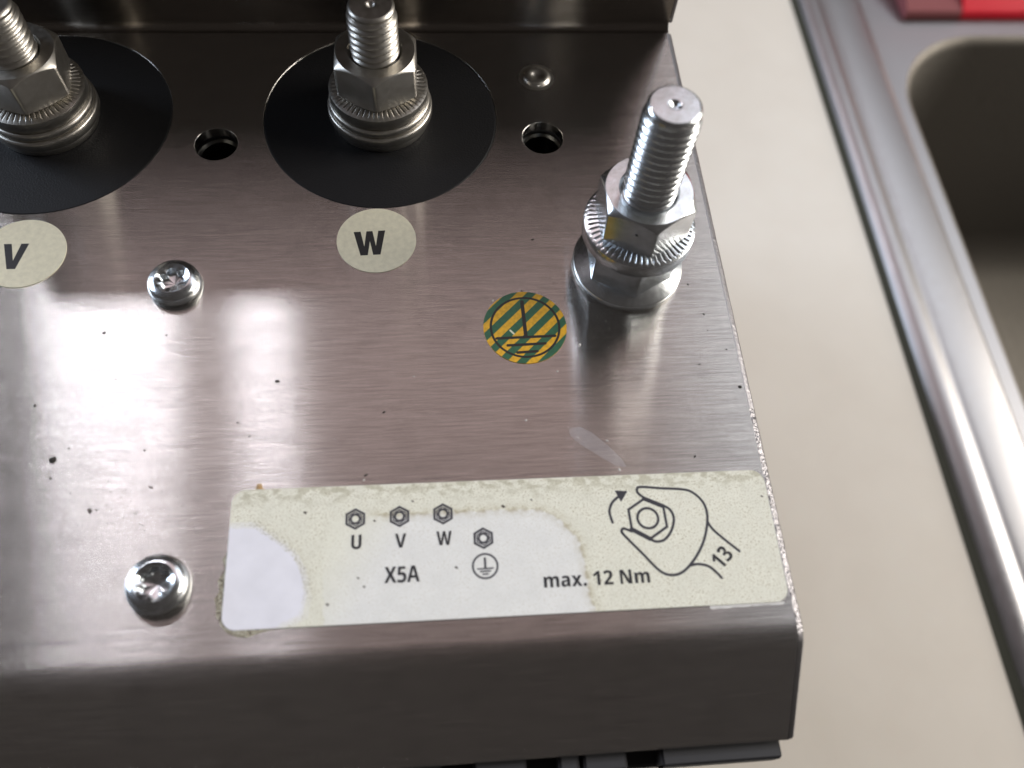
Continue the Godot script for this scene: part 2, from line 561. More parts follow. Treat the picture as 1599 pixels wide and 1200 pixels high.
func threaded_rod(y0: float, y1: float, m: Material, parent: Node) -> void:
	var st := begin()
	var n := 72
	var pitch := 1.25
	var y_end := y1 - 1.0
	var rows := int((y_end - y0) / pitch * 14)
	var prev := PackedVector3Array()
	st.set_smooth_group(1)
	for k in rows + 1:
		var y := y_end - (y_end - y0) * k / rows
		var line := PackedVector3Array()
		for i in n:
			var t := TAU * i / n
			var f := fposmod(y / pitch - t / TAU, 1.0)
			# rolled thread: broad rounded crest, narrow root
			var w := absf(f - 0.5) * 2.0
			var r := 3.98 - 0.62 * pow(w, 1.9)
			var taper := clampf((y_end - y) / 0.9, 0.0, 1.0)
			r = lerpf(minf(r, 3.52), r, taper)
			line.append(Vector3(r * sin(t), y, r * cos(t)))
		if k > 0: band(st, prev, line, 1)
		prev = line
	# turned end with a centre dimple
	lathe(st, [Vector2(0.0, y1 - 0.62), Vector2(0.3, y1 - 0.52), Vector2(0.62, y1 - 0.16), Vector2(0.8, y1 - 0.03), Vector2(0.98, y1)], n, 0, 0, 0.9)
	st.set_smooth_group(21)
	band(st, ring(0.98, y1, n), ring(3.2, y1, n), 21)
	band(st, ring(3.2, y1, n), ring(3.5, y1 - 0.14, n), 22)
	band(st, ring(3.5, y1 - 0.14, n), ring(3.66, y1 - 0.45, n), 22)
	band(st, ring(3.66, y1 - 0.45, n), ring(3.52, y_end, n), 23)
	commit(st, "threaded_rod", m, parent)

func torx_screw(called: String, x: float, z: float, turn: float, parent: Node) -> void:
	var o := empty(called, parent, Vector3(x, 0, z))
	o.rotation.y = turn
	var st := begin()
	var n := 120
	lathe(st, [Vector2(2.62, 2.38), Vector2(2.85, 2.34), Vector2(3.25, 2.12), Vector2(3.65, 1.9), Vector2(3.92, 1.3), Vector2(4.02, 0.8), Vector2(3.98, 0.45), Vector2(3.8, 0.28), Vector2(3.2, 0.25), Vector2(3.1, 0.0)], n, 0, 0, 1.0)
	commit(st, "screw_head", zinc, o)
	st = begin()
	var star := func(y: float, k: float) -> PackedVector3Array:
		var a := PackedVector3Array()
		for i in n:
			var t := TAU * i / n
			var r := (1.86 + 0.30 * cos(6 * t) - 0.04 * cos(12 * t)) * k
			a.append(Vector3(r * sin(t), y, r * cos(t)))
		return a
	band(st, star.call(0.75, 0.93), star.call(1.95, 1.0), 2)
	band(st, star.call(1.95, 1.0), ring(2.45, 2.27, n), 3)
	band(st, ring(2.45, 2.27, n), ring(2.62, 2.38, n), 3)
	band(st, ring(0.001, 0.5, n), star.call(0.75, 0.93), 4)
	commit(st, "star_socket", zinc, o)

func build_fasteners(box_root: Node3D) -> void:
	# bare earth stud at the right
	var e := empty("earth_stud", box_root, Vector3(31.75, 0, -80.6))
	tag(e, "bright earth stud on the bare plate, with flange nut, ribbed washer and hex nut")
	flange_nut(0.0, zinc, e)
	ribbed_washer(8.75, 12.2, 8.55, zinc, e)
	var nut := hex_nut(12.15, 18.75, 0.03, zinc, e)
	threaded_rod(8.0, 35.1, zinc, e)
	var st := begin()
	lathe(st, [Vector2(0, 0.05), Vector2(0.2, 0.04), Vector2(0.24, 0.0)], 16)
	var dot := commit(st, "black_dot", ink, e)
	var na := Vector3(sin(-PI / 6 + 0.03), 0, cos(-PI / 6 + 0.03))
	var along := na.cross(Vector3.UP)
	dot.transform = Transform3D(Basis(along, na, along.cross(na)), (na * 6.5 + along * -0.9 + Vector3(0, 16.2, 0)) * MM)
	nut.name = "hex_nut"
	# the two live terminals on black discs
	for i in 2:
		var c: Vector2 = DISCS[i]
		var t := empty("live_terminal", box_root, Vector3(c.x, 0, c.y))
		t.rotation.y = [0.0, 0.17][i]
		plain_washer(-0.11, 1.6, 8.3, zinc_dull, t, "collar")
		plain_washer(1.65, 3.5, 8.95, zinc_dull, t)
		plain_washer(3.6, 5.0, 8.6, zinc_dull, t)
		ribbed_washer(5.1, 8.1, 8.35, zinc_dull, t)
		hex_nut(8.05, 14.7, -0.03, zinc_dull, t)
		threaded_rod(5.0, 23.3, zinc_dull, t)
	torx_screw("pan_head_screw", -39.2, -78.7, 0.25, box_root)
	torx_screw("pan_head_screw", -36.6, -31.9, 0.1, box_root)
	# pressed rivet near the back of the plate
	var rv := begin()
	lathe(rv, [Vector2(0, 0.12), Vector2(0.5, 0.14), Vector2(0.9, 0.42), Vector2(1.3, 0.6), Vector2(1.8, 0.62), Vector2(2.2, 0.48), Vector2(2.4, 0.2), Vector2(2.45, 0.08), Vector2(2.8, 0.04), Vector2(3.3, 0.01)], 64, 0, 0, 1.2)
	commit(rv, "rivet", zinc_dull, box_root, Vector3(20.65, 0, -122.9))

# ------------------------------------------------------------------ stickers
func round_sticker(called: String, x: float, z: float, r: float, m: Material, parent: Node) -> MeshInstance3D:
	var st := begin()
	var n := 96
	st.set_smooth_group(1)
	for i in n:
		var a := TAU * i / n
		var b := TAU * (i + 1) / n
		for q in [Vector2.ZERO, Vector2(cos(a), sin(a)), Vector2(cos(b), sin(b))]:
			vert(st, Vector3(q.x * r, 0.11, q.y * r), q * 0.5 + Vector2(0.5, 0.5))
	band(st, ring(r, 0.11, n), ring(r, 0.004, n), 2)
	return commit(st, called, m, parent, Vector3(x, 0, z))

# aged paper printed with one heavy letter, its outline given in millimetres from its own top left corner
func paper_texture(size: int, base: Color, s: int, letter: PackedVector2Array, place: Vector2, turn: float) -> ImageTexture:
	var k := size / 12.8
	var shape := PackedVector2Array()
	var mid := Vector2(0, 2.375)
	for q in letter: mid.x = maxf(mid.x, q.x / 2)
	for q in letter: shape.append((q - mid).rotated(turn) + place + Vector2(6.4, 6.4))
	var a := PackedByteArray(); a.resize(size * size * 3)
	var n1 := noise(0.02, s, 4)
	var n2 := noise(0.22, s + 5, 2)
	for y in size:
		for x in size:
			var v := 1.0 + 0.05 * n1.get_noise_2d(x, y) - 0.25 * smoothstep(0.62, 0.8, n2.get_noise_2d(x, y))
			var i := (y * size + x) * 3
			var c := base * v
			var cover := 0.0
			for o in [Vector2(0.25, 0.25), Vector2(0.75, 0.25), Vector2(0.25, 0.75), Vector2(0.75, 0.75)]:
				if Geometry2D.is_point_in_polygon((Vector2(x, y) + o) / k, shape): cover += 0.25
			c = c.lerp(Color(0.13, 0.125, 0.13), cover)
			a[i] = int(clampf(c.r, 0, 1) * 255); a[i + 1] = int(clampf(c.g, 0, 1) * 255); a[i + 2] = int(clampf(c.b, 0, 1) * 255)
	return picture(size, size, a)

func earth_texture() -> ImageTexture:
	var k := 40.0
	var n := int(12.96 * k)
	var im := Image.create(n, n, false, Image.FORMAT_RGB8)
	var wear := noise(0.03, 51, 3)
	for y in n:
		for x in n:
			var p := Vector2(x + 0.5, y + 0.5) / k - Vector2(6.48, 6.48)
			var f := fposmod((p.x + p.y + 4.7) / 3.3 + 0.25, 1.0)
			var g := clampf((0.26 - absf(f - 0.25)) * 3.3 * k * 0.7 + 0.5, 0, 1)
			var c := Color(0.84, 0.64, 0.13).lerp(Color(0.15, 0.36, 0.25), g)
			c = c * (1.0 + 0.12 * wear.get_noise_2d(x, y))
			im.set_pixel(x, y, c)
	var o := Vector2(6.48, 6.48)
	var dark := Color(0.09, 0.085, 0.07)
	stroke(im, k, circle_pts(o, 5.32, 60), 0.36, dark)
	for l in [[-0.15, -4.6, -0.02, 1.75, 0.58], [-4.5, 1.9, 4.5, 1.75, 0.46], [-2.9, 3.2, 2.85, 3.05, 0.46], [-1.5, 4.5, 1.5, 4.38, 0.46]]:
		stroke(im, k, [o + Vector2(l[0], l[1]), o + Vector2(l[2], l[3])], l[4], dark)
	stroke(im, k, [o + Vector2(-2.35, 0.55), o + Vector2(-1.85, 1.15)], 0.3, Color(0.85, 0.85, 0.75))
	return ImageTexture.create_from_image(im)

const LAB_W := 74.97
const LAB_H := 19.06

func label_texture() -> ImageTexture:
	var k := 20.0
	var w := int(LAB_W * k)
	var h := int(LAB_H * k)
	var a := PackedByteArray(); a.resize(w * h * 3)
	var speck := noise(0.16, 61, 2)
	var tiny := noise(0.33, 62, 1)
	var cloud := noise(0.012, 63, 4)
	var jag := noise(0.04, 64, 3)
	var blob := PackedVector2Array([Vector2(-1, 5.1), Vector2(3.6, 5.2), Vector2(5.2, 6.5), Vector2(7.1, 7.8), Vector2(8.9, 9.5), Vector2(10.3, 12.4), Vector2(10.7, 15), Vector2(10.3, 17.7), Vector2(8.2, 18.8), Vector2(6, 20), Vector2(-1, 20)])
	var rim := [Vector2(14, 4.9), Vector2(18.5, 4.55), Vector2(29.4, 4.45), Vector2(36.5, 4.42), Vector2(42.3, 4.65), Vector2(44.9, 6.2), Vector2(47.2, 9.3), Vector2(47.7, 12.5), Vector2(47.9, 17), Vector2(48.7, 19.5)]
	var inside := PackedVector2Array(rim)
	inside.append(Vector2(13, 20)); inside.append(Vector2(12.5, 9))
	for y in h:
		for x in w:
			var p := Vector2(x + 0.5, y + 0.5) / k
			var j := Vector2(jag.get_noise_2d(x, y), jag.get_noise_2d(x + 400.0, y)) * 0.9
			var cl := cloud.get_noise_2d(x, y)
			var sp := smoothstep(0.30, 0.62, speck.get_noise_2d(x, y)) * (0.5 + 0.5 * smoothstep(-0.2, 0.3, cl))
			sp = maxf(sp, smoothstep(0.66, 0.82, tiny.get_noise_2d(x, y)) * 1.3)
			var c := Color(0.902, 0.90, 0.842)
			var dirt := 0.75
			var pj := p + j * 0.3
			if Geometry2D.is_point_in_polygon(pj, inside):
				var fade := smoothstep(11.0, 24.0, p.x + 0.6 * (p.y - 10))
				c = c.lerp(Color(0.905, 0.907, 0.895), clampf(fade * 1.1, 0, 1))
				dirt = 0.28
			if p.x < 12.5:
				var in_blob := 0.0
				for o in [Vector2(-0.6, -0.3), Vector2(0.5, 0.4), Vector2(-0.2, 0.5), Vector2(0.2, -0.4), Vector2(0, 0)]:
					if Geometry2D.is_point_in_polygon(p + j * 0.25 + o, blob): in_blob += 0.2
				c = c.lerp(Color(0.905, 0.905, 0.935), in_blob)
				dirt *= 1.0 - in_blob
			c = c * (1.0 + 0.025 * cl)
			c = c.lerp(Color(0.55, 0.50, 0.38), clampf(sp * dirt, 0, 1))
			# grime along the top and the curved rim of an older label's mark
			var top := smoothstep(3.2, 0.2, p.y + 1.2 * cl) * 0.48 * smoothstep(-0.25, 0.35, jag.get_noise_2d(x * 0.5, y * 0.9))
			c = c.lerp(Color(0.62, 0.60, 0.50), top)
			if p.x > 16 and p.x < 50:
				var d := 1e9
				for i in rim.size() - 1: d = minf(d, seg_dist(p + j * 0.25, rim[i], rim[i + 1]))
				var amt := (0.6 * smoothstep(0.4, 0.0, d) + 0.4 * smoothstep(1.5, 0.0, d)) * (0.30 + 0.55 * jag.get_noise_2d(x * 0.7 + 90.0, y)) * smoothstep(16, 20, p.x)
				c = c.lerp(Color(0.60, 0.55, 0.42), clampf(amt, 0, 0.75))
			if dirt > 0.0 and p.x < 14:
				var near := 1e9
				for i in range(1, 6): near = minf(near, seg_dist(p, blob[i], blob[i + 1]))
				c = c.lerp(Color(0.50, 0.47, 0.36), smoothstep(1.4, 0.2, near) * smoothstep(0.1, 0.5, speck.get_noise_2d(x + 31.0, y)) * 0.6)
			var i3 := (y * w + x) * 3
			a[i3] = int(clampf(c.r, 0, 1) * 255); a[i3 + 1] = int(clampf(c.g, 0, 1) * 255); a[i3 + 2] = int(clampf(c.b, 0, 1) * 255)
	var im := Image.create_from_data(w, h, false, Image.FORMAT_RGB8, a)
	var dark := Color(0.20, 0.20, 0.23)
	for q in [[9.9, 3.6, 0.3], [37.0, 3.9, 0.36], [13.3, 16.3, 0.26], [30.2, 12.2, 0.26], [19.3, 5.2, 0.2], [17.2, 13.0, 0.18], [18.0, 14.2, 0.2], [41.0, 3.1, 0.16], [74.0, 4.0, 0.2], [24.5, 2.6, 0.2]]:
		stroke(im, k, [Vector2(q[0], q[1]), Vector2(q[0] + 0.15, q[1] + 0.1)], q[2], Color(0.25, 0.22, 0.19))
	# four small nuts and the earth sign
	for q in [Vector2(16.77, 4.86), Vector2(22.76, 4.76), Vector2(28.71, 4.66), Vector2(34.09, 8.37)]:
		var hx := []
		for i in 6: hx.append(q + Vector2(sin(i * PI / 3), cos(i * PI / 3)) * 1.36)
		stroke(im, k, hx, 0.30, dark, true)
		stroke(im, k, circle_pts(q, 0.62, 24), 0.28, dark)
		hx = []
		for i in 6: hx.append(q + Vector2(sin(i * PI / 3 + 0.06), cos(i * PI / 3 + 0.06)) * 0.98)
		stroke(im, k, hx, 0.15, dark, true)
	var ec := Vector2(34.15, 12.25)
	stroke(im, k, circle_pts(ec, 1.66, 36), 0.25, dark)
	for l in [[0, -1.05, 0, 0.32, 0.3], [-1.02, 0.36, 1.02, 0.32, 0.2], [-0.66, 0.72, 0.66, 0.68, 0.2], [-0.34, 1.1, 0.34, 1.07, 0.2]]:
		stroke(im, k, [ec + Vector2(l[0], l[1]), ec + Vector2(l[2], l[3])], l[4], dark)
	# spanner turning a nut
	var hexn := [Vector2(57.05, 3.68), Vector2(54.61, 5.19), Vector2(54.72, 8.06), Vector2(57.1, 9.54), Vector2(59.71, 7.9), Vector2(59.61, 4.91)]
	stroke(im, k, hexn, 0.35, dark, true)
	stroke(im, k, [hexn[0], hexn[5]], 0.62, dark)
	stroke(im, k, [hexn[2], hexn[3]], 0.62, dark)
	stroke(im, k, circle_pts(Vector2(57.18, 6.56), 1.46, 40), 0.35, dark)
	var outer := [Vector2(57.24, 3.69), Vector2(56.35, 2.9), Vector2(56.2, 2.3), Vector2(56.75, 1.9), Vector2(59.61, 2.22), Vector2(62.6, 2.5), Vector2(64.0, 2.95), Vector2(65.2, 4.2), Vector2(65.67, 5.58), Vector2(65.55, 7.37), Vector2(64.77, 9.7), Vector2(63.68, 11.59), Vector2(62.13, 13.42), Vector2(60.62, 14.5), Vector2(59.1, 14.68), Vector2(57.7, 13.96), Vector2(55.93, 11.79), Vector2(54.3, 9.8), Vector2(53.4, 8.65), Vector2(53.25, 8.2), Vector2(53.6, 7.9), Vector2(54.68, 8.36)]
	stroke(im, k, smooth_line(outer), 0.35, dark)
	stroke(im, k, smooth_line([Vector2(59.62, 4.81), Vector2(60.5, 5.45), Vector2(60.85, 6.76), Vector2(60.23, 8.51), Vector2(59.09, 9.73), Vector2(57.9, 9.96), Vector2(57.1, 9.54)]), 0.35, dark)
	stroke(im, k, smooth_line([Vector2(65.52, 7.37), Vector2(66.1, 8.55), Vector2(67.34, 9.92), Vector2(69.3, 11.85)]), 0.35, dark)
	stroke(im, k, smooth_line([Vector2(62.12, 13.51), Vector2(63.28, 13.38), Vector2(64.55, 13.72), Vector2(65.38, 14.43), Vector2(66.15, 15.4)]), 0.35, dark)
	stroke(im, k, smooth_line([Vector2(52.14, 6.96), Vector2(51.89, 5.37), Vector2(52.42, 4.09), Vector2(53.3, 3.3)]), 0.35, dark)
	for i in 12:
		var t := i / 11.0
		stroke(im, k, [Vector2(53.12, 2.39).lerp(Vector2(53.72, 3.84), t), Vector2(54.66, 2.52)], 0.18, dark)
	return ImageTexture.create_from_image(im)

func build_stickers(box_root: Node3D) -> void:
	var paper := mat("aged_round_paper", Color(1, 1, 1), 0.55)
	paper.albedo_texture = paper_texture(512, Color(0.85, 0.83, 0.74), 40, PackedVector2Array([Vector2(0, 0), Vector2(1.12, 0), Vector2(1.62, 3.05), Vector2(2.06, 0), Vector2(3.04, 0), Vector2(3.48, 3.05), Vector2(3.98, 0), Vector2(5.1, 0), Vector2(4.14, 4.75), Vector2(2.98, 4.75), Vector2(2.55, 1.95), Vector2(2.12, 4.75), Vector2(0.96, 4.75)]), Vector2(-1.05, 0.6), -0.04)
	var paper_v: StandardMaterial3D = paper.duplicate()
	paper_v.albedo_texture = paper_texture(512, Color(0.85, 0.83, 0.74), 47, PackedVector2Array([Vector2(0, 0), Vector2(1.15, 0), Vector2(1.9, 3.2), Vector2(2.6, 0), Vector2(3.75, 0), Vector2(2.5, 4.75), Vector2(1.25, 4.75)]), Vector2(-1.25, 0.6), 0.0)
	var s := round_sticker("round_sticker", -8.5, -86.7, 6.37, paper, box_root)
	tag(s, "cream round sticker printed with a bold black W")
	s = round_sticker("round_sticker", -63.0, -85.6, 6.45, paper_v, box_root)
	tag(s, "cream round sticker printed with a bold black V")
	var em := mat("earth_sticker_print", Color(1, 1, 1), 0.4)
	em.albedo_texture = earth_texture()
	s = round_sticker("earth_sticker", 14.29, -69.47, 6.48, em, box_root)
	tag(s, "round green and yellow striped sticker with a black earth symbol")

	# the long label: a thin rounded sheet
	var lm := mat("label_print", Color(1, 1, 1), 0.42)
	lm.albedo_texture = label_texture()
	var st := begin()
	var pts := PackedVector2Array()
	for c in [[1, 1, PI], [LAB_W - 1, 1, PI * 1.5], [LAB_W - 1, LAB_H - 1, 0.0], [1, LAB_H - 1, PI * 0.5]]:
		var rr: float = 1.9
		var cx: float = rr if c[0] == 1 else LAB_W - rr
		var cy: float = rr if c[1] == 1 else LAB_H - rr
		for i in 9: pts.append(Vector2(cx, cy) + Vector2(cos(c[2] + i * PI / 16), sin(c[2] + i * PI / 16)) * rr)
	st.set_smooth_group(1)
	var half := Vector2(LAB_W, LAB_H) / 2
	var n := pts.size()
	for i in n:
		for q in [half, pts[i], pts[(i + 1) % n]]: vert(st, Vector3(q.x - half.x, 0.16, q.y - half.y), q / Vector2(LAB_W, LAB_H))
	st.set_smooth_group(-1)
	for i in n:
		var a := pts[i] - half
		var b := pts[(i + 1) % n] - half
		quad(st, Vector3(b.x, 0.16, b.y), Vector3(a.x, 0.16, a.y), Vector3(a.x, 0.02, a.y), Vector3(b.x, 0.02, b.y), Vector2(0.01, 0.5), Vector2(0.01, 0.5), Vector2(0.01, 0.5), Vector2(0.01, 0.5))
	var lab := commit(st, "torque_label", lm, box_root, Vector3(9.255, 0, -34.88))
	lab.rotation.y = -0.0068
	tag(lab, "long yellowed label reading U V W, X5A, max. 12 Nm, with a spanner drawing")
	var put := func(text: String, x: float, y: float, cap: float, w: float, turn := 0.0):
		lay_text(text, lab, x - half.x, 0.185, y - half.y, cap, w, turn, true)
	put.call("U", 16.98, 8.12, 2.0, 1.35)
	put.call("V", 22.91, 8.2, 1.95, 1.5)
	put.call("W", 28.79, 8.12, 1.95, 2.05)
	put.call("X5A", 23.05, 12.83, 2.25, 4.65)
	put.call("max. 12 Nm", 49.1, 14.62, 2.0, 14.4)
	put.call("13", 66.7, 12.55, 2.25, 2.75, 0.75)

	# crusted glue squeezed out along the left and lower edge
	var glue := mat("old_glue", lin(0.42, 0.38, 0.27), 0.75)
	var gn := NoiseTexture2D.new()
	gn.noise = noise(0.06, 71, 4); gn.width = 256; gn.height = 256; gn.seamless = true
	var gr := Gradient.new()
	gr.offsets = PackedFloat32Array([0.0, 0.42, 0.52, 1.0])
	gr.colors = PackedColorArray([Color(0.22, 0.19, 0.15), Color(0.40, 0.36, 0.29), Color(0.72, 0.70, 0.62), Color(0.80, 0.79, 0.72)])
	gn.color_ramp = gr
	glue.albedo_color = Color(1, 1, 1)
	glue.albedo_texture = gn
	glue.uv1_triplanar = true; glue.uv1_scale = Vector3(160, 160, 160)
	st = begin()
	st.set_smooth_group(1)
	var seam := [[-27.9, -38.9, -27.6], [-28.35, -37.4, -27.6], [-28.15, -36.3, -27.6], [-28.75, -35.0, -27.7], [-28.5, -33.6, -27.7], [-29.2, -32.2, -27.7], [-28.9, -30.8, -27.7], [-29.4, -29.8, -27.6], [-29.1, -28.6, -27.6], [-28.9, -27.4, -27.5]]
	var a1 := PackedVector3Array()
	var a2 := PackedVector3Array()
	for q in seam:
		a1.append(Vector3(q[0] + rng.randf_range(-0.12, 0.12), 0.012, q[1])); a2.append(Vector3(q[2], 0.10, q[1]))
	band(st, a2, a1, 1, false)
	var b1 := PackedVector3Array()
	var b2 := PackedVector3Array()
	for q in [[-28.9, -27.4], [-28.3, -26.2], [-27.4, -25.3], [-26.2, -24.75], [-25.0, -24.6], [-23.9, -24.9], [-22.8, -25.3], [-21.0, -25.5], [-18.0, -25.55], [-14.0, -25.5], [-9.0, -25.52]]:
		b1.append(Vector3(q[0], 0.012, q[1])); b2.append(Vector3(maxf(q[0], -26.9), 0.10, minf(q[1], -26.3) if q[0] < -27 else -25.7))
	band(st, b2, b1, 1, false)
	commit(st, "glue_residue", glue, box_root)
	# bright film of glue left bare below the right end of the label
	st = begin()
	var c1 := PackedVector3Array()
	var c2 := PackedVector3Array()
	for i in 24:
		var x := lerpf(35.6, 45.9, i / 23.0)
		c1.append(Vector3(x, 0.015, -24.75 - 0.003 * i + rng.randf_range(-0.08, 0.08))); c2.append(Vector3(x, 0.05, -25.15 + rng.randf_range(-0.05, 0.05)))
	band(st, c2, c1, 1, false)
	var film := mat("dried_glue_film", lin(0.75, 0.74, 0.72), 0.35)
	commit(st, "glue_film", film, box_root)

	# a faint dried smear
	var smear := mat("dried_smear", Color(0.85, 0.85, 0.88, 0.13), 0.6)
	smear.transparency = BaseMaterial3D.TRANSPARENCY_ALPHA
	st = begin()
	var s1 := PackedVector3Array()
	var s2 := PackedVector3Array()
	for q in [[19.5, -51.9, 0.3], [20.2, -51.5, 1.0], [21.6, -50.4, 1.3], [23.0, -49.2, 1.2], [24.6, -47.7, 1.0], [26.0, -46.4, 0.7], [26.9, -45.6, 0.2]]:
		s1.append(Vector3(q[0] + q[2] * 0.7, 0.01, q[1] - q[2] * 0.7)); s2.append(Vector3(q[0] - q[2] * 0.7, 0.01, q[1] + q[2] * 0.7))
	band(st, s1, s2, 1, false)
	commit(st, "dried_smear", smear, box_root)

	# specks of dirt and fibres lying on the plate
	var dirt := mat("dirt_specks", lin(0.03, 0.026, 0.022), 0.8)
	st = begin()
	var fl := [[-48.8, -70.7, 0.5], [-56.7, -58.9, 0.35], [-52.9, -50.4, 0.8], [-46.9, -42.7, 0.55], [-39.2, -45.7, 0.5], [-40.7, -51.3, 0.3], [-23.0, -61.5, 0.55], [-26.4, -52.8, 0.4], [-51.0, -52.1, 0.25], [-46.1, -62.8, 0.25], [-52.7, -47.7, 0.35], [-10.0, -46.1, 0.5], [-39.7, -70.0, 0.25], [-28.2, -55.0, 0.3], [-46.0, -42.8, 0.35], [-21.8, -75.1, 0.2], [46.2, -57.7, 0.45], [40.6, -61.9, 0.35], [-7.5, -55.8, 0.35], [45.3, -64.4, 0.3], [37.3, -46.7, 0.45], [41.3, -76.6, 0.35], [42.9, -70.9, 0.4], [43.0, -67.9, 0.3], [13.2, -53.6, 0.2], [16.9, -86.2, 0.45], [14.3, -76.2, 0.3], [-2.0, -70.5, 0.25]]
	for i in 150:
		fl.append([rng.randfn(-43.0, 5.0), rng.randfn(-43.0 - 0.0, 3.0), rng.randf_range(0.06, 0.16)])
	for i in 24:
		fl.append([rng.randf_range(-66, 45), rng.randf_range(-90, -22), rng.randf_range(0.05, 0.14)])
	for f in fl: fleck(st, f[0], f[1], f[2] * 0.8)
	var sp := commit(st, "dirt_specks", dirt, box_root)
	tag(sp, "", "", "", "stuff")
	st = begin()
	for i in 260: fleck(st, rng.randf_range(-20, 45), rng.randf_range(-92, -44), rng.randf_range(0.04, 0.10))
	for f in [[24.8, -49.8, 0.3], [13.2, -53.6, 0.22], [18.6, -61.5, 0.2], [20.5, -50.5, 0.2], [-10.3, -45.4, 0.25], [26.0, -45.2, 0.25], [9.6, -74.5, 0.25], [22.5, -66.0, 0.25], [-3.0, -61.5, 0.2]]: fleck(st, f[0], f[1], f[2])
	sp = commit(st, "pale_dust", mat("pale_dust", lin(0.6, 0.58, 0.55), 0.8), box_root)
	tag(sp, "", "", "", "stuff")
	st = begin()
	fleck(st, -24.6, -44.9, 0.75); fleck(st, -24.1, -44.6, 0.5)
	commit(st, "wood_crumb", mat("wood_crumb", lin(0.42, 0.27, 0.12), 0.8), box_root)

func fleck(st: SurfaceTool, x: float, z: float, r: float) -> void:
	st.set_smooth_group(-1)
	var n := 5 + rng.randi() % 2
	var a0 := rng.randf() * TAU
	var el := rng.randf_range(0.4, 0.9)
	var tw := rng.randf() * PI
	var top := Vector3(x, minf(r * 0.5, 0.2), z)
	var l := PackedVector3Array()
	for i in n:
		var v := Vector2(cos(a0 + TAU * i / n), sin(a0 + TAU * i / n) * el).rotated(tw) * r * rng.randf_range(0.6, 1.2)
		l.append(Vector3(x + v.x, 0.005, z + v.y))
	for i in n:
		vert(st, top); vert(st, l[i]); vert(st, l[(i + 1) % n])

# ------------------------------------------------------------------ the sink and the counter
func rrect(x0: float, x1: float, z0: float, z1: float, r: float, y: float, per := 20) -> PackedVector3Array:
	var o := PackedVector3Array()
	# same sense as ring(): from +z towards +x
	for c in [[x1 - r, z1 - r, 0.0], [x1 - r, z0 + r, PI / 2], [x0 + r, z0 + r, PI], [x0 + r, z1 - r, PI * 1.5]]:
		for i in per + 1:
			var a: float = c[2] + PI / 2 * i / per
			o.append(Vector3(c[0] + r * sin(a), y, c[1] + r * cos(a)))
	return o

